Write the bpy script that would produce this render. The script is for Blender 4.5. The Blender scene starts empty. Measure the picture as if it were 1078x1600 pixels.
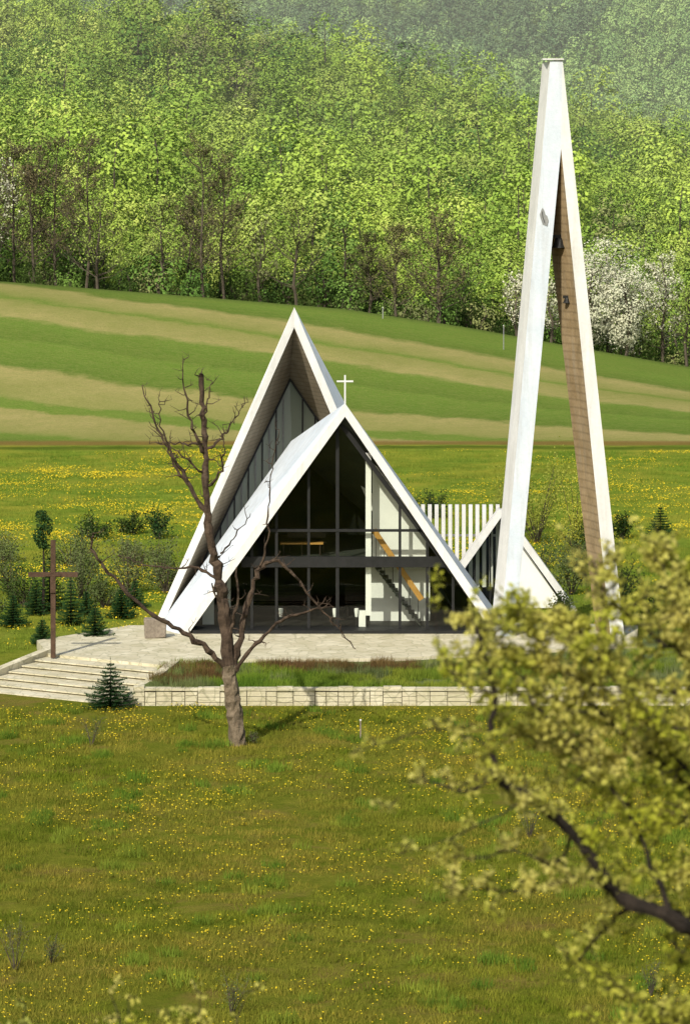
import bpy, math, random
from mathutils import Vector, Matrix, noise
random.seed(7)
R=random.random
U=random.uniform
G=random.gauss
V=Vector
scene=bpy.context.scene

# ------------------------------------------------------------------ materials
def newmat(name):
    m=bpy.data.materials.new(name); m.use_nodes=True
    nt=m.node_tree; nt.nodes.clear()
    return m,nt,nt.nodes,nt.links
def nd(ns,t,**kw):
    n=ns.new(t)
    for k,v in kw.items(): setattr(n,k,v)
    return n
def c4(c): return (c[0],c[1],c[2],1)
def mixc(ns,ln,fac,a,b,blend='MIX'):
    m=nd(ns,'ShaderNodeMix',data_type='RGBA',blend_type=blend)
    for sock,val in ((0,fac),(6,a),(7,b)):
        if isinstance(val,bpy.types.NodeSocket): ln.new(val,m.inputs[sock])
        elif isinstance(val,(int,float)): m.inputs[sock].default_value=val
        else: m.inputs[sock].default_value=c4(val)
    return m.outputs[2]
def noisen(ns,ln,scale,detail=4,rough=.6,vec=None,dist=0):
    n=nd(ns,'ShaderNodeTexNoise'); n.inputs['Scale'].default_value=scale
    n.inputs['Detail'].default_value=detail; n.inputs['Roughness'].default_value=rough
    n.inputs['Distortion'].default_value=dist
    if vec is not None: ln.new(vec,n.inputs['Vector'])
    return n.outputs[0]
def ramp(ns,ln,fac,stops):
    r=nd(ns,'ShaderNodeValToRGB'); e=r.color_ramp.elements
    while len(e)<len(stops): e.new(.5)
    for i,(p,c) in enumerate(stops):
        e[i].position=p; e[i].color=c4(c) if not isinstance(c,(int,float)) else (c,c,c,1)
    ln.new(fac,r.inputs[0]); return r.outputs[0]
def mrange(ns,ln,v,a,b,c=0,d=1):
    r=nd(ns,'ShaderNodeMapRange'); ln.new(v,r.inputs[0])
    for i,x in enumerate((a,b,c,d)): r.inputs[i+1].default_value=x
    return r.outputs[0]
def mathn(ns,ln,op,a,b=0.0):
    r=nd(ns,'ShaderNodeMath',operation=op)
    for i,x in enumerate((a,b)):
        if isinstance(x,bpy.types.NodeSocket): ln.new(x,r.inputs[i])
        else: r.inputs[i].default_value=x
    return r.outputs[0]

def noisy(name,c1,c2,scale=3,rough=.8,bump=.3,bscale=None,lo=.35,hi=.65,spec=.3,stripes=None,fine_amt=.35,streak=0):
    m,nt,ns,ln=newmat(name)
    geo=nd(ns,'ShaderNodeNewGeometry'); pos=geo.outputs['Position']
    f=ramp(ns,ln,noisen(ns,ln,scale,6,.65,pos),[(lo,0.),(hi,1.)])
    col=mixc(ns,ln,f,c1,c2)
    fine=noisen(ns,ln,scale*9,4,.7,pos)
    col=mixc(ns,ln,mrange(ns,ln,fine,.3,.7,0,fine_amt),col,[x*.55 for x in c1])
    if streak:
        mp=nd(ns,'ShaderNodeMapping'); mp.inputs['Scale'].default_value=(3,3,.25); ln.new(pos,mp.inputs[0])
        st=ramp(ns,ln,noisen(ns,ln,1.0,5,.7,mp.outputs[0]),[(.48,0.),(.72,1.)])
        col=mixc(ns,ln,mathn(ns,ln,'MULTIPLY',st,streak),col,(.34,.32,.27))
    p=nd(ns,'ShaderNodeBsdfPrincipled'); p.inputs['Roughness'].default_value=rough
    p.inputs['Specular IOR Level'].default_value=spec
    hgt=noisen(ns,ln,bscale or scale*6,5,.7,pos)
    if stripes:
        w=nd(ns,'ShaderNodeTexWave'); w.wave_type='BANDS'; w.bands_direction=stripes[0]
        w.inputs['Scale'].default_value=stripes[1]; w.inputs['Distortion'].default_value=.4
        ln.new(pos,w.inputs['Vector'])
        col=mixc(ns,ln,mrange(ns,ln,w.outputs[1],0,.3,.35,0),col,[x*.4 for x in c1])
    ln.new(col,p.inputs['Base Color'])
    b=nd(ns,'ShaderNodeBump'); b.inputs['Strength'].default_value=bump; b.inputs['Distance'].default_value=.05
    ln.new(hgt,b.inputs['Height']); ln.new(b.outputs[0],p.inputs['Normal'])
    o=nd(ns,'ShaderNodeOutputMaterial'); ln.new(p.outputs[0],o.inputs[0])
    return m
def leafy(name,c1,c2,c3=None,transl=.35,big=.05,fine=1.5,vr=(.72,1.15)):
    m,nt,ns,ln=newmat(name)
    geo=nd(ns,'ShaderNodeNewGeometry'); pos=geo.outputs['Position']
    oi=nd(ns,'ShaderNodeObjectInfo')
    f=ramp(ns,ln,noisen(ns,ln,fine,3,.6,pos),[(.35,0.),(.65,1.)])
    col=mixc(ns,ln,f,c1,c2)
    f2=mathn(ns,ln,'MULTIPLY',ramp(ns,ln,noisen(ns,ln,big,4,.6,pos),[(.42,0.),(.6,1.)]),.75)
    col=mixc(ns,ln,f2,col,c3 or c2)
    br=mrange(ns,ln,oi.outputs['Random'],0,1,vr[0],vr[1])
    hsv=nd(ns,'ShaderNodeHueSaturation'); ln.new(col,hsv.inputs['Color']); ln.new(br,hsv.inputs['Value'])
    hue=mrange(ns,ln,oi.outputs['Random'],0,1,.515,.488); ln.new(hue,hsv.inputs['Hue'])
    d=nd(ns,'ShaderNodeBsdfDiffuse'); ln.new(hsv.outputs[0],d.inputs[0]); out=d.outputs[0]
    if transl>0:
        t=nd(ns,'ShaderNodeBsdfTranslucent'); ln.new(hsv.outputs[0],t.inputs[0])
        mx=nd(ns,'ShaderNodeMixShader'); mx.inputs[0].default_value=transl
        ln.new(d.outputs[0],mx.inputs[1]); ln.new(t.outputs[0],mx.inputs[2]); out=mx.outputs[0]
    o=nd(ns,'ShaderNodeOutputMaterial'); ln.new(out,o.inputs[0])
    return m

M={}
M['white']=noisy('white_painted_concrete',(.57,.64,.71),(.68,.73,.78),.7,.6,.25,9,fine_amt=.2,streak=.35)
M['whitef']=noisy('white_painted_edge',(.66,.66,.63),(.76,.76,.73),.9,.6,.2,12,fine_amt=.2,streak=.3)
M['whitewall']=noisy('white_plaster',(.80,.80,.76),(.84,.84,.80),1.5,.7,.1,fine_amt=.1)
M['soffit']=noisy('board_formed_concrete',(.27,.22,.15),(.40,.34,.25),1.2,.85,.4,8,stripes=('Z',1.6),streak=.3)
M['tsoffit']=noisy('weathered_concrete',(.28,.20,.10),(.44,.33,.19),.8,.85,.5,6,stripes=('Z',.9),streak=.4)
M['dark']=noisy('black_steel',(.012,.013,.012),(.02,.02,.02),4,.5,.05)
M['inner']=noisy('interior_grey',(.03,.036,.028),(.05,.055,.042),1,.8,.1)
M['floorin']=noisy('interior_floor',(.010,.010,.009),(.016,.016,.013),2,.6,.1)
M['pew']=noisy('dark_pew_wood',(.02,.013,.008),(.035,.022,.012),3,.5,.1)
M['wood']=noisy('varnished_wood',(.42,.22,.05),(.55,.30,.08),3,.5,.1)
M['brownwood']=noisy('old_brown_wood',(.06,.035,.02),(.11,.065,.04),5,.85,.4)
M['bark']=noisy('dead_tree_bark',(.035,.022,.014),(.13,.09,.06),4,.95,1.0,22)
M['barklow']=noisy('dead_tree_bare_wood',(.12,.09,.055),(.28,.22,.15),4,.95,1.0,22)
M['barkdark']=noisy('dark_bark',(.02,.015,.011),(.05,.036,.026),12,.9,.7)
M['barkf']=noisy('grey_bark',(.07,.057,.038),(.12,.10,.07),2,.9,.5)
M['stone']=noisy('granite_block',(.22,.18,.14),(.34,.29,.23),8,.9,.6)
M['riser']=noisy('riser_stone_shade_tone',(.16,.14,.09),(.27,.24,.16),4,.9,.6)  # darkened so the step shadow lines sit in the stone colour
M['soil']=noisy('bed_soil',(.10,.13,.03),(.13,.16,.04),2,.95,.8)
M['metal']=noisy('dull_metal',(.22,.23,.23),(.32,.32,.31),5,.5,.1)
M['dandelion']=noisy('dandelion_yellow',(.72,.52,.01),(.78,.60,.03),4,.8,.0)
M['grass']=leafy('grass_blades',(.13,.175,.015),(.24,.265,.03),(.30,.25,.045),.3,.14,1.0)
M['grassb']=leafy('grass_blades_lush',(.11,.20,.022),(.19,.28,.035),(.27,.29,.04),.25,.08,.6)
M['beech']=leafy('beech_leaves',(.23,.36,.05),(.34,.49,.08),(.32,.44,.08),0,.02,.25,(.62,1.15))
M['beech2']=leafy('maple_leaves',(.29,.40,.07),(.42,.53,.11),(.40,.48,.12),0,.02,.25,(.65,1.15))
M['olive']=leafy('sparse_olive_leaves',(.15,.19,.06),(.22,.26,.09),(.20,.21,.09),0,.03,.8)
M['hornbeam']=leafy('hornbeam_leaves',(.10,.19,.035),(.16,.27,.05),(.13,.22,.05),0,.03,.5)
M['twigs']=leafy('budding_twigs',(.105,.09,.045),(.15,.13,.065),(.13,.14,.05),0,.03,.8)
M['farleaf']=leafy('hazed_distant_leaves',(.25,.39,.11),(.34,.50,.16),(.28,.42,.13),0,.006,.2,(.8,1.1))  # distance haze mixed into the leaf colour as a paler, bluer green
M['fardark']=leafy('distant_conifer_leaves',(.12,.20,.08),(.17,.26,.11),(.14,.20,.09),0,.006,.3,(.88,1.08))
M['blossom']=leafy('cherry_blossom',(.60,.60,.42),(.82,.80,.64),(.68,.70,.48),.2,.15,1)
M['spruce']=leafy('spruce_needles',(.015,.045,.015),(.035,.075,.025),(.03,.07,.02),.1,.3,4)
M['darkshrub']=leafy('dark_shrub_leaves',(.03,.06,.015),(.06,.10,.025),(.05,.08,.02),.2,.3,3)
M['shrub']=leafy('shrub_leaves',(.10,.15,.04),(.18,.23,.07),(.17,.19,.08),.25,.3,3)
M['willow']=leafy('willow_leaves',(.30,.34,.05),(.43,.44,.08),(.38,.38,.08),.35,.3,3)
M['heather']=leafy('brown_heather',(.11,.065,.03),(.17,.10,.045),(.16,.12,.04),.2,.5,3)
M['nearleaf']=leafy('young_apple_leaves',(.34,.39,.035),(.54,.55,.07),(.68,.62,.20),.45,1.8,9)

def glassmat(name,tint,refl,opaq=0,ocol=(.5,.5,.5)):
    m,nt,ns,ln=newmat(name)
    t=nd(ns,'ShaderNodeBsdfTransparent'); t.inputs[0].default_value=c4(tint)
    g=nd(ns,'ShaderNodeBsdfGlossy'); g.inputs['Roughness'].default_value=.03
    g.inputs[0].default_value=(.9,.9,.9,1)
    mx=nd(ns,'ShaderNodeMixShader'); mx.inputs[0].default_value=refl
    ln.new(t.outputs[0],mx.inputs[1]); ln.new(g.outputs[0],mx.inputs[2])
    out=mx.outputs[0]
    if opaq:
        d=nd(ns,'ShaderNodeBsdfDiffuse'); d.inputs[0].default_value=c4(ocol)
        m2=nd(ns,'ShaderNodeMixShader'); m2.inputs[0].default_value=opaq
        ln.new(out,m2.inputs[1]); ln.new(d.outputs[0],m2.inputs[2]); out=m2.outputs[0]
    o=nd(ns,'ShaderNodeOutputMaterial'); ln.new(out,o.inputs[0]); return m
M['glass']=glassmat('clear_glass',(.88,.91,.86),.035)
M['skyglass']=glassmat('pale_sky_tone_glass',(.8,.85,.8),.10,.8,(.36,.42,.34))  # pale diffuse share stands in for sky reflected in the rear glazing

def paving():
    m,nt,ns,ln=newmat('limestone_paving')
    geo=nd(ns,'ShaderNodeNewGeometry'); pos=geo.outputs['Position']
    v=nd(ns,'ShaderNodeTexVoronoi'); v.feature='DISTANCE_TO_EDGE'; v.inputs['Scale'].default_value=1.9
    ln.new(pos,v.inputs['Vector'])
    v2=nd(ns,'ShaderNodeTexVoronoi'); v2.inputs['Scale'].default_value=1.9; ln.new(pos,v2.inputs['Vector'])
    sx=nd(ns,'ShaderNodeSeparateColor'); ln.new(v2.outputs['Color'],sx.inputs[0])
    base=mixc(ns,ln,sx.outputs[0],(.52,.47,.32),(.66,.61,.45))
    base=mixc(ns,ln,ramp(ns,ln,noisen(ns,ln,.7,5,.7,pos),[(.42,0.),(.68,.7)]),base,(.40,.37,.22))
    col=mixc(ns,ln,mrange(ns,ln,v.outputs['Distance'],.0,.06,.5,0),base,(.18,.18,.09))
    p=nd(ns,'ShaderNodeBsdfPrincipled'); p.inputs['Roughness'].default_value=.9; ln.new(col,p.inputs['Base Color'])
    b=nd(ns,'ShaderNodeBump'); b.inputs['Strength'].default_value=.5; b.inputs['Distance'].default_value=.05
    ln.new(noisen(ns,ln,6,5,.7,pos),b.inputs['Height']); ln.new(b.outputs[0],p.inputs['Normal'])
    o=nd(ns,'ShaderNodeOutputMaterial'); ln.new(p.outputs[0],o.inputs[0]); return m
M['paving']=paving()

def ground_mat():
    m,nt,ns,ln=newmat('ground_meadow_and_fields')
    geo=nd(ns,'ShaderNodeNewGeometry'); pos=geo.outputs['Position']
    s=nd(ns,'ShaderNodeSeparateXYZ'); ln.new(pos,s.inputs[0]); X,Y=s.outputs[0],s.outputs[1]
    big=noisen(ns,ln,.045,4,.6,pos); med=noisen(ns,ln,.5,6,.7,pos); fin=noisen(ns,ln,5,6,.8,pos)
    mf=ramp(ns,ln,med,[(.36,0.),(.64,1.)])
    ff=ramp(ns,ln,fin,[(.35,0.),(.65,1.)])
    front=mixc(ns,ln,mf,(.12,.15,.015),(.22,.22,.03))
    front=mixc(ns,ln,ramp(ns,ln,noisen(ns,ln,.22,5,.7,pos,1),[(.5,0.),(.68,.85)]),front,(.24,.17,.05))
    back=mixc(ns,ln,mf,(.14,.21,.022),(.23,.30,.04))
    back=mixc(ns,ln,ramp(ns,ln,noisen(ns,ln,.12,5,.7,pos),[(.45,0.),(.6,.75)]),back,(.36,.34,.045))
    y2=mathn(ns,ln,'ADD',Y,mathn(ns,ln,'MULTIPLY',mathn(ns,ln,'SUBTRACT',big,.5),10))
    mead=mixc(ns,ln,mrange(ns,ln,y2,-10,6),front,back)
    v=mathn(ns,ln,'ADD',y2,mathn(ns,ln,'MULTIPLY',X,.45))
    v=mathn(ns,ln,'ADD',v,mathn(ns,ln,'MULTIPLY',mathn(ns,ln,'SUBTRACT',noisen(ns,ln,.35,6,.75,pos),.5),5))
    g1=(.15,.25,.038); g2=(.105,.185,.028); o1=(.42,.36,.14); o2=(.32,.31,.10)
    def st(x): return (x-80)/80
    fld=ramp(ns,ln,mrange(ns,ln,v,80,160),[(0.,g2),(st(85),g1),(st(86.5),o2),(st(90),o1),(st(94),o1),(st(95),g1),(st(98),g1),(st(99),o2),(st(107),o1),(st(108.5),g2),
        (st(116),g1),(st(117),g2),(st(123),g1),(st(124.5),o1),(st(131),o2),(st(132),g1),(st(134),o2),(st(139),o1),(st(141),g2),(st(147),g1),(1.,g1)])
    blot=ramp(ns,ln,noisen(ns,ln,.9,7,.8,pos),[(.4,0.),(.62,1.)])
    fld=mixc(ns,ln,mathn(ns,ln,'MULTIPLY',blot,.35),fld,(.23,.28,.06))
    blot2=ramp(ns,ln,noisen(ns,ln,.10,6,.75,pos,.6),[(.42,0.),(.62,1.)])
    fld=mixc(ns,ln,mathn(ns,ln,'MULTIPLY',blot2,.25),fld,(.15,.20,.035))
    w=nd(ns,'ShaderNodeTexWave'); w.inputs['Scale'].default_value=.5; w.inputs['Distortion'].default_value=3; w.inputs['Detail'].default_value=4
    cb=nd(ns,'ShaderNodeCombineXYZ'); ln.new(v,cb.inputs[0]); ln.new(cb.outputs[0],w.inputs['Vector'])
    fld=mixc(ns,ln,mathn(ns,ln,'MULTIPLY',w.outputs[1],.18),fld,(.36,.31,.12))
    yn=mathn(ns,ln,'ADD',Y,mathn(ns,ln,'MULTIPLY',mathn(ns,ln,'SUBTRACT',med,.5),1.6))
    col=mixc(ns,ln,mrange(ns,ln,yn,90.8,91.3),mead,fld)
    path=mathn(ns,ln,'MULTIPLY',mrange(ns,ln,yn,88.6,89.8),mrange(ns,ln,yn,92.8,91.4))
    col=mixc(ns,ln,mathn(ns,ln,'MULTIPLY',path,.8),col,(.24,.14,.05))
    path2=mathn(ns,ln,'MULTIPLY',mrange(ns,ln,yn,85.6,86.8),mrange(ns,ln,yn,88.8,88.0))
    col=mixc(ns,ln,mathn(ns,ln,'MULTIPLY',path2,.6),col,(.06,.09,.015))
    col=mixc(ns,ln,mrange(ns,ln,Y,150,156),col,(.10,.14,.035))
    col=mixc(ns,ln,mathn(ns,ln,'MULTIPLY',ff,.5),col,mixc(ns,ln,.5,col,(.02,.04,.0)))
    p=nd(ns,'ShaderNodeBsdfDiffuse'); ln.new(col,p.inputs[0])
    b=nd(ns,'ShaderNodeBump'); b.inputs['Strength'].default_value=.9; b.inputs['Distance'].default_value=.15
    ln.new(noisen(ns,ln,3,7,.85,pos),b.inputs['Height']); ln.new(b.outputs[0],p.inputs['Normal'])
    o=nd(ns,'ShaderNodeOutputMaterial'); ln.new(p.outputs[0],o.inputs[0]); return m
M['ground']=ground_mat()
def haze():
    m,nt,ns,ln=newmat('valley_haze')
    s=nd(ns,'ShaderNodeVolumeScatter'); s.inputs['Density'].default_value=.00048; s.inputs['Color'].default_value=(.97,.98,.88,1)
    o=nd(ns,'ShaderNodeOutputMaterial'); ln.new(s.outputs[0],o.inputs['Volume'])
    m.cycles.homogeneous_volume=True
    return m
M['haze']=haze()

# ------------------------------------------------------------------ mesh builder
class MB:
    def __init__(s): s.v=[];s.f=[];s.m=[];s.mats=[]
    def mi(s,k):
        if k not in s.mats: s.mats.append(k)
        return s.mats.index(k)
    def face(s,pts,k):
        b=len(s.v); s.v.extend([tuple(p) for p in pts]); s.f.append(tuple(range(b,b+len(pts)))); s.m.append(s.mi(k))
    def box(s,c,d,k,rot=0):
        cx,cy,cz=c; a,b_,h=d[0]/2,d[1]/2,d[2]/2
        cs,sn=math.cos(rot),math.sin(rot); b=len(s.v)
        for z in(-h,h):
            for x,y in((-a,-b_),(a,-b_),(a,b_),(-a,b_)):
                s.v.append((cx+x*cs-y*sn,cy+x*sn+y*cs,cz+z))
        for q in((3,2,1,0),(4,5,6,7),(0,1,5,4),(1,2,6,5),(2,3,7,6),(3,0,4,7)):
            s.f.append(tuple(b+i for i in q)); s.m.append(s.mi(k))
    def beam(s,p,q,w,t,k):
        p,q=V(p),V(q); d=(q-p).normalized(); side=d.cross(V((0,1,0)))
        if side.length<.1: side=V((1,0,0))
        side.normalize(); up=side.cross(d).normalized()
        b=len(s.v)
        for e in(p,q):
            for x,y in((-1,-1),(1,-1),(1,1),(-1,1)): s.v.append(tuple(e+side*x*w/2+up*y*t/2))
        for f in((3,2,1,0),(4,5,6,7),(0,1,5,4),(1,2,6,5),(2,3,7,6),(3,0,4,7)):
            s.f.append(tuple(b+i for i in f)); s.m.append(s.mi(k))
    def prism(s,poly,z0,z1,k,kside=None):
        n=len(poly); b=len(s.v)
        for z in(z0,z1):
            for x,y in poly: s.v.append((x,y,z))
        s.f.append(tuple(b+i for i in range(n))[::-1]); s.m.append(s.mi(k))
        s.f.append(tuple(b+n+i for i in range(n))); s.m.append(s.mi(k))
        for i in range(n):
            j=(i+1)%n; s.f.append((b+i,b+j,b+n+j,b+n+i)); s.m.append(s.mi(kside or k))
    def tube(s,pts,rad,k,sides=6,cap=True,rough=0):
        n=len(pts); pts=[V(p) for p in pts]; b=len(s.v); ref=V((.3,.9,.2)).normalized()
        for i,p in enumerate(pts):
            d=(pts[min(i+1,n-1)]-pts[max(i-1,0)])
            if d.length<1e-6: d=V((0,0,1))
            d.normalize(); a=d.cross(ref)
            if a.length<.05: a=d.cross(V((1,0,0)))
            a.normalize(); c=d.cross(a)
            for j in range(sides):
                t=2*math.pi*j/sides; rr=rad[i]*(1+(U(-rough,rough) if rough else 0))
                s.v.append(tuple(p+(a*math.cos(t)+c*math.sin(t))*rr))
        for i in range(n-1):
            for j in range(sides):
                j2=(j+1)%sides
                s.f.append((b+i*sides+j,b+i*sides+j2,b+(i+1)*sides+j2,b+(i+1)*sides+j)); s.m.append(s.mi(k))
    def leaf(s,c,size,k,up=None,asp=.7,dirn=None,rnd=1):
        n=V((G(0,rnd),G(0,rnd),G(0,rnd)+(up or 0)))
        if dirn is not None: n=n+dirn
        n.normalize()
        a=n.orthogonal().normalized(); a.rotate(Matrix.Rotation(U(0,6.28),3,n)); b_=n.cross(a)
        c=V(c); a*=size*.5; b_*=size*.5*asp
        s.face((c-a,c-b_*1+a*.1,c+a,c+b_+a*.1),k)
    def obj(s,name,parent=None,smooth=False,link=True):
        me=bpy.data.meshes.new(name); me.from_pydata(s.v,[],s.f)
        for k in s.mats: me.materials.append(M[k])
        me.polygons.foreach_set('material_index',s.m)
        if smooth: me.polygons.foreach_set('use_smooth',[True]*len(s.f))
        me.update()
        o=bpy.data.objects.new(name,me)
        if link: scene.collection.objects.link(o)
        if parent: o.parent=parent
        return o
def empty(name):
    e=bpy.data.objects.new(name,None); scene.collection.objects.link(e); return e
def catmull(P,rad,sub=4,jit=0):
    P=[V(p) for p in P]; out=[];ro=[]
    for i in range(len(P)-1):
        p0=P[max(i-1,0)];p1=P[i];p2=P[i+1];p3=P[min(i+2,len(P)-1)]
        for j in range(sub):
            t=j/sub
            q=.5*((2*p1)+(p2-p0)*t+(2*p0-5*p1+4*p2-p3)*t*t+(3*p1-p0-3*p2+p3)*t**3)
            if jit and (i or j): q=q+V((G(0,jit),G(0,jit),G(0,jit)))
            out.append(q); ro.append(rad[i]*(1-t)+rad[i+1]*t)
    out.append(P[-1]); ro.append(rad[-1]); return out,ro

# ------------------------------------------------------------------ terrain
def ss(x,a,b):
    t=max(0,min(1,(x-a)/(b-a))); return t*t*(3-2*t)
def lerp(a,b,t): return a+(b-a)*t
def crest(X):
    pts=[(-120,10),(-60,9),(-28.5,7.5),(-12,6.2),(0,5.2),(10,3.7),(20,1.9),(28.5,.4),(45,-.8),(120,-1.5)]
    for (a,za),(b,zb) in zip(pts,pts[1:]):
        if X<=b or b==120:
            t=max(0,min(1,(X-a)/(b-a))); return za+(zb-za)*t
    return 0
def height(X,Y):
    d=Y+168
    nz=noise.noise(V((X*.08,Y*.08,1)))*.12
    if d<100:
        z=22-.25*d if d>0 else 22
        if 80<d: z=max(22-.25*d if d<91 else -.7,-.7)
        z=max(z,-.7)
        return z+nz*(.5 if d>92 else 0)
    if Y<-6: return -.7+(nz*.5 if Y<-18 else 0)
    if Y<2: return lerp(-.7,-.08,ss(Y,-6,1.5))
    if Y<91: return -.08+ nz*.6*ss(Y,20,30)
    cz=crest(X)
    if d<320: return -.08+(cz+.08)*ss(d,259,322)
    z0=cz
    top=lerp(20,13.5,ss(X,-35,30))
    if X<-35: top=20+min(6,(-35-X)*.08)
    z=z0-1.2*ss(d,322,334)
    z+= (top)*((d-334)/226)**1.25 if d>334 else 0
    if d>560:
        zz=z0-1.2+top
        z=zz-7*ss(d,560,640)-ss(d,640,800)*(zz-7-8)
        z+=max(0,(d-800))*.235
    if d>334: z+=noise.noise(V((X*.02,Y*.015,5)))*6*ss(d,334,450)
    return z
def axis(spec):
    out=[]
    for a,b,n in spec:
        out+= [a+(b-a)*i/n for i in range(n)]
    out.append(spec[-1][1]); return out
ys=axis([(-260,-168,6),(-168,-90,30),(-90,-20,40),(-20,6,26),(6,91,40),(91,172,60),(172,400,60),(400,650,30),(650,1100,30)])
xs=axis([(-500,-150,10),(-150,-60,14),(-60,60,80),(60,150,14),(150,500,10)])
mb=MB(); nx=len(xs)
for y in ys:
    for x in xs: mb.v.append((x,y,height(x,y)))
g=mb.mi('ground')
for j in range(len(ys)-1):
    for i in range(nx-1):
        mb.f.append((j*nx+i,j*nx+i+1,(j+1)*nx+i+1,(j+1)*nx+i)); mb.m.append(g)
mb.obj('ground',smooth=True)
mb=MB(); mb.box((0,620,90),(980,900,260),'haze'); mb.obj('haze')

# ------------------------------------------------------------------ instancing
def scatter(name,pts,protos):
    """pts: (x,y,z,scale,rotz,protoindex)"""
    col=bpy.data.collections.new(name+'_kinds')
    for i,p in enumerate(protos):
        p.name='%s_kind_%s'%(name,chr(97+i)); col.objects.link(p)
    me=bpy.data.meshes.new(name); me.from_pydata([p[:3] for p in pts],[],[])
    for an,ty,ix in(('scl','FLOAT',3),('rz','FLOAT',4),('pid','INT',5)):
        a=me.attributes.new(an,ty,'POINT'); a.data.foreach_set('value',[p[ix] for p in pts])
    o=bpy.data.objects.new(name,me); scene.collection.objects.link(o)
    ng=bpy.data.node_groups.new(name+'_gn','GeometryNodeTree')
    ng.interface.new_socket('Geometry',in_out='INPUT',socket_type='NodeSocketGeometry')
    ng.interface.new_socket('Geometry',in_out='OUTPUT',socket_type='NodeSocketGeometry')
    N=ng.nodes;L=ng.links
    gi=N.new('NodeGroupInput');go=N.new('NodeGroupOutput')
    ci=N.new('GeometryNodeCollectionInfo'); ci.inputs[0].default_value=col
    ci.inputs[1].default_value=True; ci.inputs[2].default_value=True
    ip=N.new('GeometryNodeInstanceOnPoints'); ip.inputs['Pick Instance'].default_value=True
    def at(nm,ty):
        a=N.new('GeometryNodeInputNamedAttribute'); a.data_type=ty; a.inputs[0].default_value=nm; return a.outputs[0]
    cx=N.new('ShaderNodeCombineXYZ'); L.new(at('rz','FLOAT'),cx.inputs[2])
    L.new(gi.outputs[0],ip.inputs['Points']); L.new(ci.outputs[0],ip.inputs['Instance'])
    L.new(at('pid','INT'),ip.inputs['Instance Index']); L.new(cx.outputs[0],ip.inputs['Rotation'])
    L.new(at('scl','FLOAT'),ip.inputs['Scale']); L.new(ip.outputs[0],go.inputs[0])
    md=o.modifiers.new('instances','NODES'); md.node_group=ng
    return o

def tree_mesh(h,r,nclump,nleaf,ls,leafk,barkk='barkf',base=.3,limb=True,tr=.16,spread=.30,top=.9,fl=.65):
    mb=MB()
    tp,trd=catmull([(0,0,-.5),(G(0,.15),G(0,.15),h*.35),(G(0,.2),G(0,.2),h*.65),(G(0,.2),G(0,.2),h*.85)],[tr,tr*.8,tr*.45,.03],4)
    mb.tube(tp,trd,barkk,6)
    ctr=V((0,0,h*(base+.8)/2))
    for c in range(nclump):
        t=(c+.5)/nclump; zz=lerp(h*base,h*.97,t)
        rr=r*math.sin(math.pi*min(1,.18+.82*((1-t)**.8)))**.6 if t>0 else r
        rr*=U(.35,.95); a=c*2.4+U(-.4,.4)
        cc=V((math.cos(a)*rr,math.sin(a)*rr,zz))
        if limb:
            s=V((0,0,max(h*.15,zz-rr*.9-.4)))
            P,rd=catmull([s,(s+cc)/2+V((0,0,-.2)),cc],[tr*.4,tr*.25,.02],3,.05); mb.tube(P,rd,barkk,4)
        sr=r*spread*U(.6,1.4)
        for i in range(nleaf):
            dv=V((G(0,sr),G(0,sr),G(0,sr*fl))); p=cc+dv
            dn=dv.normalized()*.7+(p-ctr).normalized()*.9+V((0,0,.35))
            mb.leaf(p,ls*U(.6,1.3),leafk,dirn=dn,rnd=.35)
    return mb
def bare_tree(h,r,leafk,nl,ls,nb=26,tr=.15,leafn=6):
    mb=MB()
    tp,trd=catmull([(0,0,-.5),(G(0,.2),G(0,.2),h*.35),(G(0,.3),G(0,.3),h*.7),(G(0,.3),G(0,.3),h)],[tr,tr*.8,tr*.45,.03],4,.03)
    mb.tube(tp,trd,'barkf',6)
    for i in range(nb):
        t=U(.14,.97); z=h*t; a=i*2.4+U(-.5,.5); L=r*(1.25-t)*U(.6,1.2)
        s=V((0,0,z)); e=s+V((math.cos(a)*L,math.sin(a)*L,L*U(.5,1.1)))
        m=(s+e)/2+V((0,0,-L*.12))
        P,rd=catmull([s,m,e],[tr*.35*(1.1-t),.03,.015],3,.05); mb.tube(P,rd,'barkf',4)
        for k in range(7):
            q=s.lerp(e,U(.3,1)); f=q+V((G(0,.35),G(0,.35),U(.1,.9)))*r*.28
            mb.tube([q,(q+f)/2+V((G(0,.06),G(0,.06),0)),f],[.02,.015,.008],'barkf',3)
            for l in range(nl):
                mb.leaf(q.lerp(f,U(.2,1.1))+V((G(0,.15),G(0,.15),G(0,.15))),ls*U(.6,1.2),leafk,dirn=V((0,0,.4)))
    return mb

# forest ---------------------------------------------------------------
P=[]
for k,(lk,h,r) in enumerate([('beech',8.5,2.5),('beech2',9.5,2.2),('beech',10.5,2.9),('olive',9,2.0),('beech2',7.0,2.8),('hornbeam',8.5,2.4),('beech2',7.5,1.9)]):
    P.append(tree_mesh(h,r,20,58,.34,lk,base=.16,limb=False,tr=.12,spread=.24,fl=.6).obj('beech',link=False))
pts=[]
d=340
while d<576:
    sp=3.4+ (d-340)*.003
    X=-98
    while X<98:
        x=X+U(-1.5,1.5); dd=d+U(-1.5,1.5); Y=dd-168
        w=noise.noise(V((x*.03,Y*.03,9))); w2=noise.noise(V((x*.05,Y*.04,19)))
        pid=random.choice([0,0,1,2,2,4,6])
        if w<-.25 and R()<.4: pid=3
        if (w2>.26 and R()<.5) or R()<.04: pid=5
        sc=U(.5,1.05)
        if R()<.10: sc=U(1.1,1.45)
        if dd<362: sc*=.70
        pts.append((x,Y,height(x,Y)-.6,sc,U(0,6.28),pid))
        X+=sp
    d+=sp
scatter('forest',pts,P)
P=[]
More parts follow.
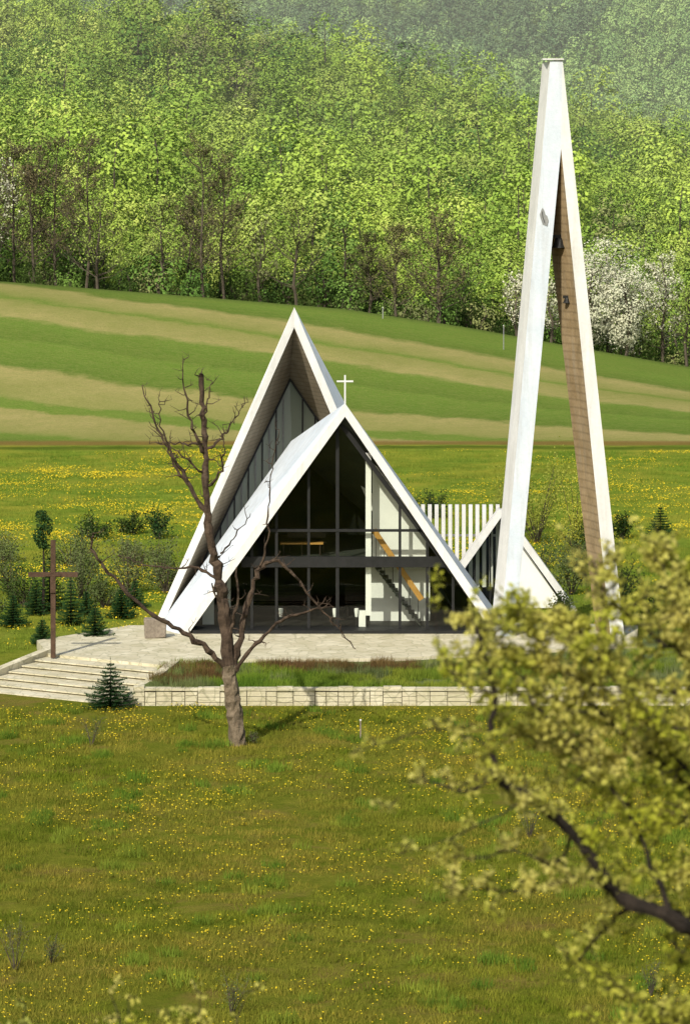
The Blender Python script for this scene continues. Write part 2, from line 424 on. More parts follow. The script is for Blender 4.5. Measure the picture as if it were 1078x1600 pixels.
for lk,h,r in(('farleaf',7,2.6),('farleaf',6,2.1),('fardark',8,2.0)):
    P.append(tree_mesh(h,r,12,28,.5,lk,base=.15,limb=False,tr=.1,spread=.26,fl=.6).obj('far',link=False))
pts=[]
for j in range(54):
    for i in range(82):
        X=-165+i*4.0+U(-1.9,1.9); d=800+j*4.0+U(-1.9,1.9); Y=d-168
        w=noise.noise(V((X*.014,Y*.014,3)))
        pid=(0 if R()<.5 else 1) if w<.22 or R()<.3 else 2
        if -75<X<-32 and d>880 and R()<.75: pid=2
        pts.append((X,Y,height(X,Y)-1,U(.65,1.25),U(0,6.28),pid))
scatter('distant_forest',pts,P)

# forest edge, individual trees -----------------------------------------
def place(mb,name,X,Y,sc=1,rz=0,z=None):
    o=mb.obj(name); o.location=(X,Y,height(X,Y) if z is None else z); o.scale=(sc,)*3; o.rotation_euler=(0,0,rz); return o
def E(px): return (px-539)/18.05
edge=[(-18,'bare',12,166),(28,'bare',12.5,164),(8,'blossom',9.5,160),(92,'bare',13,164),(140,'bare',13,162),(62,'bare',11.5,162),(160,'blossom2',8,161),(262,'blossom2',8.0,161),
 (322,'bare',13.5,161),(355,'bare',12.5,162),(300,'bare',9,164),(410,'olive',8,164),(465,'olive2',9.0,161),(505,'hb',5,165),(540,'green',9.5,167),(575,'bare',7,164),(618,'bare',8,161),
 (682,'oak',9.8,160),(725,'hb',6.5,167),(800,'blossom',4.8,158),(850,'blossom',4.8,158),(875,'olive',7,168),(915,'cherry',8.5,160),(965,'cherry',7.5,158),(945,'cherry',10.5,164),(985,'olive',6,166),(1025,'cherry2',9,161),(1060,'olive2',6.5,158),(1090,'olive2',7,162),
 (1150,'olive',8,160),(1200,'bare',10,162),(-70,'bare',11,166),(-120,'olive',9,166),(-170,'bare',12,166)]
for px,k,h,Y in edge:
    X=E(px)
    if k=='bare': t=bare_tree(h,h*.27,'twigs',6,.19,46,.14); nm='budding_tree'
    elif k=='oak': t=bare_tree(h,h*.38,'twigs',7,.22,48,.2); nm='oak_tree'
    elif k=='olive': t=tree_mesh(h,h*.3,16,50,.26,'olive'); nm='leafing_tree'
    elif k=='hb': t=tree_mesh(h,h*.36,16,60,.26,'hornbeam',base=.15); nm='hornbeam_tree'
    elif k=='olive2': t=bare_tree(h,h*.40,'beech2',5,.22,34); nm='leafing_tree'
    elif k=='green': t=tree_mesh(h,h*.30,22,90,.27,'hornbeam',base=.1,spread=.2); nm='hornbeam_tree'
    elif k=='blossom': t=bare_tree(h,h*.42,'blossom',4,.20,28); nm='blossoming_tree'
    elif k=='blossom2': t=bare_tree(h,h*.36,'beech2',5,.20,26); nm='leafing_tree'
    elif k=='cherry': t=tree_mesh(h,h*.36,40,120,.19,'blossom',base=.12,spread=.16); nm='cherry_tree'
    else: t=bare_tree(h,h*.36,'blossom',8,.22,36); nm='cherry_tree'
    place(t,nm,X,Y,1,U(0,6))
P=[tree_mesh(3,1.6,9,60,.22,k,base=.1,limb=False).obj('u',link=False) for k in('darkshrub','olive','hornbeam')]
pts=[]
for i in range(260):
    X=U(-75,75); Y=U(160,175); pts.append((X,Y,height(X,Y)-.3,U(.5,1.35),U(0,6),random.choice([0,0,1,2,2])))
scatter('understorey_shrubs',pts,P)

# ------------------------------------------------------------------ grass and dandelions
def patch(nbl,nfl,gk,w=.75,hh=.13,fs=1.0):
    mb=MB()
    for i in range(nbl):
        a=U(0,6.28); r_=w*math.sqrt(R()); x,y=math.cos(a)*r_,math.sin(a)*r_
        b=U(0,3.14); dx,dy=math.cos(b)*.014,math.sin(b)*.014; h=hh*U(.4,1.5)
        mb.face(((x-dx,y-dy,-.02),(x+dx,y+dy,-.02),(x+G(0,.06),y+G(0,.06),h)),gk)
    for i in range(nfl):
        a=U(0,6.28); r_=w*math.sqrt(R()); x,y=math.cos(a)*r_,math.sin(a)*r_; z=U(.06,.15); q=U(.018,.036)*fs
        tx,ty=G(0,.25),G(0,.25)
        ring=[(x+math.cos(t)*q,y+math.sin(t)*q,z+(math.cos(t)*tx+math.sin(t)*ty)*q) for t in [j*1.047 for j in range(6)]]
        for j in range(6): mb.face((ring[j],ring[(j+1)%6],(x,y,z+.02)),'dandelion')
    return mb
P=[patch(190,0,'grass').obj('g',link=False),patch(190,3,'grass').obj('g',link=False),patch(190,8,'grass').obj('g',link=False),
   patch(230,14,'grass').obj('g',link=False),patch(110,0,'grassb',.35,.26).obj('g',link=False)]
pts=[]
y=-78
while y<-15.5:
    x=-20
    while x<21:
        X=x+U(-.5,.5);Y=y+U(-.5,.5)
        n=noise.noise(V((X*.13,Y*.09,2)))+noise.noise(V((X*.5,Y*.4,7)))*.6
        pid=0
        if n>-.25: pid=1
        if n>.05: pid=2
        if n>.33: pid=3
        if R()<.06: pid=4
        dens=noise.noise(V((X*.35,Y*.3,33)))
        if Y<-15.6 and not(dens>.28 and R()<.7): pts.append((X,Y,height(X,Y),U(.8,1.15),U(0,6.28),pid))
        x+=.95
    y+=.95
for i in range(80):
    X=U(-13,13);Y=U(-70,-18)
    for j in range(4): pts.append((X+G(0,.3),Y+G(0,.5),height(X,Y),U(.5,1.2),U(0,6.28),4))
scatter('meadow_grass',pts,P)
P=[patch(110,0,'grassb',1.1,.16).obj('g',link=False),patch(90,20,'grassb',1.1,.16,1.2).obj('g',link=False),patch(80,60,'grassb',1.1,.16,1.3).obj('g',link=False)]
pts=[]
y=2
while y<85:
    x=-30
    while x<32:
        X=x+U(-.9,.9);Y=y+U(-.9,.9)
        if not(-9<X<7.5 and Y<19) :
            n=noise.noise(V((X*.07,Y*.12,21)))+noise.noise(V((X*.3,Y*.4,4)))*.5
            pid=0 if n<-.05 else (1 if n<.2 else 2)
            pts.append((X,Y,height(X,Y),U(.8,1.2),U(0,6.28),pid))
        x+=1.6
    y+=1.6
for i in range(260):
    X=U(-30,-13.2) if R()<.6 else U(14.5,28); Y=U(-15,3)
    if X<0 and X>-16 and Y<-2: continue
    pts.append((X,Y,height(X,Y),1,U(0,6.28),random.choice([0,0,1,2])))
scatter('back_meadow_grass',pts,P)

# ------------------------------------------------------------------ plaza, steps, bed
mb=MB()
mb.prism([(-13.2,-2.0),(-12.4,-6.0),(-7.2,-9.3),(-5.6,-7.6),(2,-7.2),(8,-5.0),(12.4,-3.2),(12.9,2.6),(9,3.5),(-9.5,2.6)],-.75,0,'paving')
mb.obj('plaza')
mb=MB()
lf=(V((-12.4,-6.0)),V((-15.2,-11.2))); rf=(V((-7.2,-9.3)),V((-8.75,-15.2)))
n=6
for k in range(n):
    t0=k/n; t1=(k+1)/n; z=-.11*(k+1)
    a=lf[0].lerp(lf[1],t0);b=rf[0].lerp(rf[1],t0);c=rf[0].lerp(rf[1],t1);d_=lf[0].lerp(lf[1],t1)
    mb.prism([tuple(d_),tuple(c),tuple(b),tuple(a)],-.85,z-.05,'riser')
    u=(d_-a).normalized()*.06
    mb.prism([tuple(d_+u),tuple(c+u),tuple(b),tuple(a)],z-.05,z,'paving')
def curb(a,b,za,zb,w,mb,k):
    a=V(a);b=V(b); s=(b-a).normalized(); s=V((-s.y,s.x))*w/2
    v=[(a-s,za),(a+s,za),(b+s,zb),(b-s,zb)]
    top=[(p.x,p.y,z) for p,z in v]; bot=[(p.x,p.y,-.9) for p,z in v]
    mb.face(top,k)
    for i in range(4):
        j=(i+1)%4; mb.face((bot[i],bot[j],top[j],top[i]),k)
curb((-12.5,-5.6),(-15.5,-11.2),.16,-.42,.38,mb,'paving')
curb((-7.0,-9.0),(-8.55,-15.3),.16,-.32,.38,mb,'paving')
mb.obj('stone_steps')
mb=MB(); x=-8.35
while x<25:
    w=U(.35,.9); z=-.75
    while z<-.16:
        h=U(.16,.24); mb.box((x+w/2,-15.0+U(-.02,.02),z+h/2),(w-.03,.4,h-.02),'paving'); z+=h
    mb.box((x+w/2,-15.0,-.06),(w-.01,.48,.09),'paving')
    x+=w
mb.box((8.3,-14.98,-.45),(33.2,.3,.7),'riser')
mb.obj('retaining_wall')
mb=MB(); mb.prism([(-7.1,-9.5),(-8.3,-14.85),(24.5,-14.85),(24.5,2.5),(13.2,2.5),(12.6,-3.3),(8,-5.1),(2,-7.3),(-5.6,-7.7)],-.8,-.12,'soil'); bed=mb.obj('planting_bed')
P=[patch(260,0,'grassb',.5,.24).obj('g',link=False),patch(260,0,'heather',.5,.30).obj('g',link=False),patch(160,0,'shrub',.5,.34).obj('g',link=False)]
pts=[]
for i in range(1000):
    Y=U(-14.6,-8.0); X=U(-7.4,23)
    if i>640: X=U(9,24); Y=U(-8,2)
    if X<13.2 and Y>-8 and i>640 and Y>-5.6+(X-8)*.35: continue
    n=noise.noise(V((X*.5,Y*.6,4)))
    pid=0 if n<.15 else 2
    if (-3.2<X<3 and Y>-10.6 and R()<.75) or (X<-5 and Y>-13.4 and R()<.5): pid=1
    pts.append((X,Y,-.14,U(.5,1.2),U(0,6.28),pid))
scatter('bed_plants',pts,P)

# ------------------------------------------------------------------ chapel
ch=empty('chapel')
A1=(0,0,10);A1i=(0,0,9.42);B1=(-2.4,5,7.9);B1i=(-2.3,5,7.35)
Lf=(-7.3,0,-.1);Lfi=(-6.85,0,-.1);Lb=(-8.3,1.9,-.1);Lbi=(-7.8,1.9,-.1)
Rf=(6.95,0,-.1);Rfi=(6.5,0,-.1);Rb=(6.9,7,-.1);Rbi=(6.4,7,-.1)
mb=MB()
mb.face((A1,B1,Lb,Lf),'white'); mb.face((A1,Rf,Rb,B1),'white')
mb.face((A1,Lf,Lfi,A1i),'whitef'); mb.face((A1,A1i,Rfi,Rf),'whitef')
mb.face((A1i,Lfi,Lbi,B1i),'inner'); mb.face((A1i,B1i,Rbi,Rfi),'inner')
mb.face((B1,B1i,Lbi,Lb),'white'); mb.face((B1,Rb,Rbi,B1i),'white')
mb.obj('front_roof',ch)
A2=(-2.25,4,13.94);A2i=(-2.25,4,13.05);L2=(-8.45,2.4,-.1);L2i=(-8.09,2.4,-.1)
R2=(1.54,4,4.9);R2i=(1.17,4,4.9)
G2=V((-2.5,8,10.45));GL=V((-7.45,5,.2));GR=V((.34,7.6,6.3));G2o=(-2.5,8.3,10.9);GLo=(-7.9,5.2,-.1);GRo=(5.0,7.6,-.1)
mb=MB()
mb.face((A2,L2,L2i,A2i),'whitef'); mb.face((A2,A2i,R2i,R2),'whitef')
mb.face((A2i,L2i,GL,G2),'soffit'); mb.face((A2i,G2,GR,R2i),'soffit')
mb.face((A2,G2o,GLo,L2),'white'); mb.face((A2,R2,GRo,G2o),'white')
K=V((-2.4,7.0,7.3))
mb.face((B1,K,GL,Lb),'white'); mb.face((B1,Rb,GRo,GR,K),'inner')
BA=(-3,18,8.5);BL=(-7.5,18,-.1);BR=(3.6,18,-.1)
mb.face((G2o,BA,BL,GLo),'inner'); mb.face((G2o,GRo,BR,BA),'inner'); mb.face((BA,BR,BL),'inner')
mb.obj('rear_roof',ch)
mb=MB(); Kg=K+V((0,.1,-.1))
mb.face((G2,GL,Kg,GR),'skyglass')
mb.obj('rear_glazing',ch)
mb=MB()
nrm=(GL-G2).cross(GR-G2).normalized()
if nrm.y>0: nrm=-nrm
for i in range(1,16):
    t=i/16; p=G2.lerp(GL,t); x=p.x
    u=(x-GL.x)/(Kg.x-GL.x); q=GL.lerp(Kg,u)
    mb.beam(p+nrm*.06,q+nrm*.06,.06,.10,'metal' if i%2 else 'dark')
for i in range(1,5):
    t=i/5; p=G2.lerp(GR,t); u=(p.x-Kg.x)/(GR.x-Kg.x); q=Kg.lerp(GR,max(0,u)); mb.beam(p+nrm*.06,q+nrm*.06,.07,.10,'dark')
mb.beam(G2+nrm*.06,GL+nrm*.06,.12,.12,'dark'); mb.beam(G2+nrm*.07,GR+nrm*.07,.12,.12,'dark')
mb.obj('rear_mullions',ch)
gy=.75
mb=MB(); mb.face(((-.3,gy,9.15),(-6.9,gy,.12),(6.5,gy,.12)),'glass'); mb.obj('front_glazing',ch)
mb=MB()
def topz(x): return (9.25-(-x-.3)*1.37) if x<-.3 else 9.25-(x+.3)*1.36
for x in(-4.05,-2.98,-1.58,-.33,2.39,3.58,4.7,-5.2):
    mb.beam((x,gy-.03,.1),(x,gy-.03,topz(x)-.1),.12 if x!=-.33 else .15,.12,'dark')
mb.box((0,gy-.06,3.03),(9.0,.16,.46),'dark')
mb.box((.0,gy-.05,4.40),(6.9,.13,.11),'dark')
mb.box((-.2,gy-.2,.02),(12.8,1.2,.24),'dark')
mb.beam((-.3,gy-.04,9.2),(-6.9,gy-.04,.1),.2,.14,'dark'); mb.beam((-.3,gy-.045,9.2),(6.5,gy-.045,.1),.2,.14,'dark')
mb.obj('front_mullions',ch)
mb=MB()
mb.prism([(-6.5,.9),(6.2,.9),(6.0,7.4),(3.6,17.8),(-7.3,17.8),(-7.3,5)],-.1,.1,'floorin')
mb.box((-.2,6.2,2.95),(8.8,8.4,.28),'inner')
mb.obj('floors',ch)
mb=MB()
mb.box((1.02,1.1,4.2),(.24,.2,8.1-1.0),'whitewall')
Yw=3.1
mb.face([(1.1,Yw,.12),(3.75,Yw,.12),(3.75,Yw,2.8),(1.1,Yw,2.8)],'whitewall')
mb.face([(1.2,1.9,3.1),(3.55,1.9,3.1),(3.55,1.9,4.1),(2.38,1.9,5.75),(1.2,1.9,7.35)],'whitewall')
mb.box((-6.0,2.2,1.0),(.5,.1,2.0),'whitewall'); mb.box((-5.2,2.4,1.3),(.35,.1,2.6),'whitewall')
mb.face([(-5.9,12,.1),(3.4,12,.1),(-2.8,12,8.3)],'inner')
mb.obj('interior_walls',ch)
mb=MB()
for i in range(14):
    t=i/13; x=lerp(1.35,3.2,t); z=lerp(2.75,.25,t)
    mb.box((x,2.3,z),(.26,1.0,.06),'dark')
mb.beam((1.3,1.75,2.7),(3.3,1.75,.1),.06,.06,'inner')
mb.beam((1.25,1.35,4.35),(3.35,1.35,1.3),.24,.06,'wood')
for i in range(6):
    t=i/5; mb.box((lerp(1.35,3.2,t),1.38,lerp(3.5,.9,t)),(.03,.03,1.3),'dark')
mb.obj('staircase',ch)
mb=MB()
def bench(x,y,z,w,k='pew'):
    mb.box((x,y,z+.45),(w,.35,.06),k); mb.box((x,y+.2,z+.75),(w,.05,.25),k)
    for s in(-1,1): mb.box((x+s*(w/2-.1),y,z+.22),(.06,.3,.42),k)
mb.box((-1.9,2.6,3.62),(1.9,.4,.07),'wood')
for s in(-1,0,1): mb.box((-1.9+s*.8,2.6,3.35),(.06,.3,.5),'pew')
bench(-1.7,3.6,3.1,1.7)
for r_ in range(4):
    bench(-3.0,5+r_*1.1,.1,3.0); bench(1.0,5+r_*1.1,.1,2.0)
mb.obj('pews',ch)
mb=MB()
for x in(-2.8,-.45,.5):
    mb.tube([(x,1.3,.55),(x,1.3,.75),(x,1.3,.92)],[.06,.09,.10],'whitewall',10)
    mb.tube([(x,1.3,.1),(x,1.3,.55)],[.03,.03],'dark',6)
mb.box((.75,1.5,.45),(.3,.3,.7),'whitewall')
mb.obj('flower_stands',ch)
mb=MB()
mb.box((0,.3,10.55),(.07,.07,1.3),'whitef'); mb.box((0,.3,10.93),(.72,.06,.07),'whitef')
mb.obj('roof_cross',ch)

# side wing ---------------------------------------------------------------
sw=empty('chapel_annex')
mb=MB()
for i in range(13):
    x=3.25+i*.31; mb.box((x,9,2.75),(.17,.30,3.75),'whitef')
mb.box((5.1,9.22,3.2),(3.9,.08,.10),'whitef')
mb.obj('fins',sw)
mb=MB()
mb.beam((7.1,8,4.5),(3.9,8,0),.30,.8,'whitef'); mb.beam((7.1,8.003,4.5),(10.4,8.003,-.1),.30,.81,'whitef')
mb.obj('gable_frame',sw)
mb=MB()
mb.face(((7.1,8.2,4.2),(4.2,8.2,0),(7.1,8.2,0)),'glass')
mb.face(((7.75,8.25,3.3),(7.75,8.25,.0),(10.0,8.25,.0)),'whitewall')
for x in(5.2,5.9,6.6,7.2,7.75): mb.box((x,8.15,(4.4-abs(x-7.1)*1.4)/2),(.08,.1,4.3-abs(x-7.1)*1.4),'dark')
mb.obj('gable_infill',sw)
mb=MB()
mb.face(((7.1,8.3,4.35),(3.9,8.3,0),(3.9,12,-.1),(7.1,12,3.4)),'inner'); mb.face(((7.1,8.3,4.35),(7.1,12,3.4),(10.0,12,-.1),(10.2,8.3,0)),'inner'); mb.face(((7.1,12,3.4),(3.9,12,-.1),(10,12,-.1)),'inner')
mb.obj('wing_roof',sw)

# bell tower ---------------------------------------------------------------
bt=empty('bell_tower')
y0=-.8;yb=1.0
TA=(8.85,y0,24.85);TR=(9.38,y0,24.95);TL=(8.57,.4,24.75);TRb=(9.22,yb,24.85)
LA=(6.66,y0,-.3);LI=(7.29,y0,-.3);LO=(6.30,.4,-.3);LIb=(7.1,yb,-.3)
N=(9.32,y0,21.07);Nb=(8.83,yb,17.95)
RI=(11.48,y0,-.3);RO=(12.08,y0,-.3);RIb=(10.98,yb,-.3);ROb=(11.6,yb,-.3)
mb=MB()
for f,k in(((LO,LA,TA,TL),'whitef'),((LA,LI,N,TA),'white'),((TA,N,TR),'white'),((N,RI,RO,TR),'whitef'),
    ((TR,RO,ROb,TRb),'white'),((TL,TA,TR,TRb),'white'),((LI,LIb,Nb,N),'tsoffit'),((N,Nb,RIb,RI),'tsoffit'),
    ((LO,TL,Nb,LIb),'white'),((TL,TRb,Nb),'white'),((Nb,TRb,ROb,RIb),'white')): mb.face(f,k)
mb.obj('legs',bt)
mb=MB()
mb.box((8.98,-.2,24.93),(.9,1.4,.06),'whitef')
mb.obj('cap',bt)
mb=MB()
for (x,z,s) in((9.28,16.75,.50),(9.62,14.35,.26)):
    pr=[(0,.9),(.28,.85),(.40,.6),(.48,.25),(.66,0)]
    mb.tube([(x,.1,z+a*s) for r_,a in pr][::-1],[r_*s+.01 for r_,a in pr][::-1],'dark',12)
    mb.box((x+.1,.1,z+s),(.9*s+.3,.12,.12),'dark')
mb.obj('bells',bt)
mb=MB()
out=[(0,0),(.10,-.30),(.30,-.38),(.36,-.15),(.30,.05),(.22,.12),(.16,.32),(.10,.42),(.04,.30),(-.02,.12)]
b0=V((8.42,y0-.03,18.1)); n_=len(out)
fr=[(b0.x+a,b0.y,b0.z+b) for a,b in out]; bk=[(a,y0+.02,c) for a,b,c in fr]
mb.face(fr[::-1],'metal')
for i in range(n_): j=(i+1)%n_; mb.face((fr[i],fr[j],bk[j],bk[i]),'metal')
mb.tube([(8.50,y0-.04,18.35),(8.53,y0-.04,18.1),(8.62,y0-.04,17.85)],[.012,.015,.012],'dark',4)
mb.obj('praying_hands_relief',bt)

# stone block -------------------------------------------------------------
mb=MB(); mb.box((0,0,.42),(.95,.6,.84),'stone'); o=mb.obj('granite_block'); o.location=(-8.15,-1.2,0); o.rotation_euler=(0,0,.1)
bv=o.modifiers.new('b','BEVEL'); bv.width=.05; bv.segments=2
for v in o.data.vertices: v.co+=V((G(0,.03),G(0,.03),G(0,.03)))

# wooden cross ---------------------------------------------------------------
mb=MB()
mb.box((0,0,2.4),(.2,.18,4.9),'brownwood'); mb.box((0,-.02,3.42),(2.05,.16,.19),'brownwood'); mb.box((0,-.12,3.05),(.22,.08,.75),'brownwood')
mb.box((0,-.14,3.40),(.65,.06,.08),'brownwood')
o=mb.obj('wooden_cross'); o.location=(-12.15,-6.6,-.02)

for nm,x,y,h,w in(('marker_post',.58,-23.3,.75,.05),('field_post',3.1,150,.9,.07),('field_post',12.6,140,1.9,.06)):
    mb=MB(); mb.box((0,0,h/2),(w,w,h),'stone' if nm=='marker_post' else 'metal'); mb.box((0,0,h+.02),(w+.02,w+.02,.04),'whitewall'); o=mb.obj(nm); o.location=(x,y,height(x,y))

# ------------------------------------------------------------------ dead tree
mb=MB(); kk=1/42.1
def T(x,z,y=0): return V(((x-368)*kk,y,(1160-z)*kk))
def br(pts,r0,r1,jit=.03,tw=1.0,sides=7,tl=.9,k='bark',knob=.18):
    n=len(pts); rad=[lerp(r0,r1,(i/(n-1))**.8) for i in range(n)]
    P,rd=catmull(pts,rad,6,jit); rd=[r*U(1-knob,1+knob*1.3) for r in rd]
    mb.tube(P,rd,k,sides,rough=.14)
    for i in range(3,len(P)):
        if R()<.42*tw:
            d=V((G(0,1),G(0,1),U(-.2,1.2))).normalized(); L=U(.12,tl)*(1-.4*i/len(P))
            q=P[i]; a=q+d*L*.5+V((G(0,.05),0,-.03)); e=q+d*L+V((G(0,.12),G(0,.1),G(0,.1)))
            mb.tube([q,a,e],[rd[i]*.45+.006,.016,.006],'bark',4)
            for kq in range(2):
                f=a.lerp(e,R()); mb.tube([f,f+V((G(0,.12),G(0,.12),U(.05,.25)))],[.010,.005],'bark',3)
br([T(372,1174),T(368,1120),T(362,1075),T(358,1035)],.31,.25,.012,0,14,k='barklow',knob=.05)
br([T(359,1058),T(352,960,.05),T(343,900,.05),T(329,840,0),T(323,780,-.05),T(320,700,0),T(318,645,.1),T(314,580,.1)],.24,.075,.035,1.5,9)
br([T(360,1050),T(325,1008,-.3),T(280,975,-.7),T(225,938,-1.1),T(180,890,-1.4),T(150,845,-1.6),T(150,820,-1.6)],.12,.035,.035,.8)
br([T(360,1050),T(374,1000,.2),T(386,945,.4),T(402,893,.6),T(418,878,.6),T(442,880,.7),T(480,925,.9),T(520,972,1),T(556,1016,1.1)],.15,.015,.035,.9)
br([T(366,1045),T(400,1000,-.3),T(440,962,-.6),T(490,942,-.8),T(522,938,-.9)],.09,.02,.03,1)
br([T(325,800),T(292,750,.4),T(262,700,.7),T(240,655,.9),T(220,600,1.0)],.10,.018,.04,1.8)
br([T(300,760,.3),T(272,720,0),T(255,660,-.2),T(248,615,-.3)],.06,.014,.04,1.8)
br([T(321,710),T(303,660,-.4),T(290,600,-.6),T(287,555,-.7)],.07,.012,.04,1.8)
br([T(320,700),T(345,680,.3),T(365,655,.5),T(378,628,.6)],.06,.012,.04,1.8)
br([T(322,760),T(345,730,-.4),T(352,690,-.6),T(350,660,-.7)],.06,.012,.04,1.8)
br([T(345,905),T(310,885,.4),T(265,888,.8),T(215,880,1.0),T(182,868,1.1)],.07,.014,.03,1.4)
br([T(398,905,.6),T(416,850,.5),T(420,780,.4),T(425,720,.4),T(436,668,.4)],.05,.012,.03,1.2,6,.5)
br([T(318,650),T(325,620,.2),T(330,590,.3)],.05,.012,.03,1.8)
br([T(318,690),T(290,690,.5),T(262,690,.7),T(235,690,.9)],.045,.01,.03,1.5)
br([T(322,740),T(300,715,-.5),T(270,690,-.7),T(235,650,-.9)],.05,.01,.03,1.5)
br([T(345,860,.05),T(370,830,-.3),T(392,795,-.5)],.04,.012,.03,1.2)
br([T(352,940,.05),T(338,925,-.2),T(332,905,-.3)],.06,.03,.01,0)
br([T(355,1000,0),T(366,960,-.2),T(372,925,-.3),T(370,880,-.3)],.08,.03,.02,.6)
o=mb.obj('dead_tree',smooth=False); o.location=((368-539)/42.1,-24.3,-.72)

# ------------------------------------------------------------------ small conifers and shrubs
def spruce(h,rad,k='spruce'):
    mb=MB(); mb.tube([(0,0,-.1),(0,0,h*.5),(0,0,h)],[.05*h/2,.03*h/2,.006],'barkdark',6)
    lv=int(9+h*2)
    for i in range(lv):
        t=i/lv; z=h*(.06+.9*t); L=rad*(1-t)**.85*U(.85,1.1)
        nb=int(8+5*(1-t))
        for j in range(nb):
            a=6.28*j/nb+U(-.25,.25)+i; l=L*U(.7,1.2); dirv=V((math.cos(a),math.sin(a),0))
            for s in range(max(3,int(l/.05))):
                u=(s+.5)/max(3,int(l/.05)); p=dirv*l*u+V((0,0,z+ l*(.25*u*u-.22*u)))
                wd=(.16*l+.04)*(1-u*.6)
                sd=V((-dirv.y,dirv.x,0))
                for q in(-1,1):
                    e=p+dirv*wd*.6+sd*q*wd+V((0,0,G(0,.03)))
                    mb.face((p-dirv*.02,p+dirv*.04,e),k)
                mb.face((p,p+dirv*.05,p+dirv*.03+V((0,0,.09))),k)
    mb.face(((-.02,0,h),(.02,0,h),(0,0,h*1.07)),k)
    return mb
for x,y,h,r in((-12.1,3.2,2.15,.75),(-10.8,-.4,1.6,.8),(-13.0,-1.4,1.15,.65),(-9.2,-16.0,1.95,1.15),(-13.9,6.5,1.7,.7),(16.6,36,1.8,.8),(-9.6,9,1.3,.6),(-11.6,6,1.2,.5),(-14.6,2.5,1.5,.7),(-13.4,8,2.6,.8),(-10.0,5.5,1.5,.7),(16,2,1.7,.8)):
    o=spruce(h,r).obj('spruce'); o.location=(x,y,height(x,y) if y<-10 or y>-2.5 else -.0); o.rotation_euler=(0,0,U(0,6))
mb=MB(); mb.tube([(0,0,-.1),(0.05,0,2),(0,0,4)],[.08,.06,.02],'barkdark',6)
for i in range(1100):
    z=U(3.0,4.7); w=.42*math.sin(math.pi*min(1,(z-2.8)/2.1))**.6; a=U(0,6.28); q=w*math.sqrt(R())
    mb.leaf((math.cos(a)*q+math.sin(z*5)*.08,math.sin(a)*q,z),.11,'spruce')
for i in range(400):
    z=U(1.2,3.2); a=U(0,6.28); q=U(0,.7); mb.leaf((.1+math.cos(a)*q,math.sin(a)*q,z),.12,'darkshrub')
o=mb.obj('juniper_tree'); o.location=(-13.6,6.5,-.08)
def shrub(h,r,k,n=1200,ls=.11):
    mb=MB(); cl=[]
    for i in range(16):
        a=U(0,6.28); q=r*U(.2,.95); e=V((math.cos(a)*q,math.sin(a)*q,h*U(.3,1.05)*(1-.35*(q/r)**2)))
        mb.tube([(0,0,-.1),e*.5+V((0,0,.1)),e],[.03,.02,.008],'barkf',4); cl.append(e)
    for i in range(n):
        c=random.choice(cl); c=c*U(.5,1.1); mb.leaf(c+V((G(0,r*.14),G(0,r*.14),G(0,h*.10))),ls*U(.6,1.3),k)
    return mb
for x,y,h,r,k in((-13.2,36,1.3,1.1,'darkshrub'),(-11.3,38,1.1,.9,'darkshrub'),(-9.9,36,1.5,.8,'spruce'),(-17.5,12,2.6,1.7,'shrub'),(-15.6,13,2.2,1.4,'shrub'),
    (-14.6,9,1.8,1.0,'darkshrub'),(-12.2,12,2.4,1.3,'shrub'),(-10.2,14,2.7,1.4,'shrub'),(-11.0,9,1.6,1.0,'shrub'),(-8.4,14,2.0,1.1,'shrub'),(-16,5,1.2,.9,'shrub'),(-19,8,2,1.4,'shrub'),
    (-12.5,15,3.0,1.3,'shrub'),(-9.0,19,2.4,1.2,'shrub'),(-13.6,24,1.6,1.2,'shrub'),(-17,26,1.6,1.4,'shrub'),(-10.5,24,1.4,1.3,'shrub'),
    (4.9,46,1.5,1.0,'darkshrub'),(3.4,44,2.0,.8,'darkshrub'),(10.0,34,5.0,2.2,'willow'),(11.8,30,4.2,1.9,'willow'),(8.8,38,3.4,1.7,'willow'),
    (12.6,28,1.7,1.4,'darkshrub'),(14.6,36,1.4,.7,'darkshrub'),(13.7,4,1.7,1.0,'darkshrub'),(15.4,6,1.6,1.1,'shrub'),(9.6,4.6,1.2,.8,'shrub'),(10.6,13.5,2.2,1.2,'shrub'),(12.8,12,2.0,1.2,'shrub'),
    (11.3,22,2.2,1.4,'shrub'),(17.8,9,2.2,1.5,'shrub'),(9.2,17,2.4,1.3,'shrub')):
    n=1300 if k!='willow' else 3500
    o=shrub(h,r,k,n,.11 if k!='willow' else .11).obj({'willow':'willow_shrub','darkshrub':'evergreen_shrub','spruce':'evergreen_shrub'}.get(k,'shrub')); o.location=(x,y,height(x,y))
for x,y,h in((-9.4,-24.5,1.1),(-3.4,-24,.5),(6.0,-42,1.2),(-9.1,-61,1.7),(-8.2,-60,.8),(-3.0,-66,1.2),(-11.9,-60,1.3),(8.2,-64,1.0),(13,-19,1.8),(11.5,-22,1.2)):
    mb=MB()
    for i in range(10):
        e=V((G(0,.22)*h,G(0,.2)*h,h*U(.6,1))); mb.tube([(0,0,-.05),e*.5+V((G(0,.04),0,0)),e],[.012,.008,.003],'barkf',4)
        for k in range(5):
            q=e*U(.35,.95); mb.tube([q,q+V((G(0,.12),G(0,.12),U(.05,.2)))*h],[.005,.003],'barkf',3)
        for k in range(26): mb.leaf(e*U(.3,1)+V((G(0,.10),G(0,.08),G(0,.06))),.045,'shrub')
    o=mb.obj('sapling'); o.location=(x,y,height(x,y))

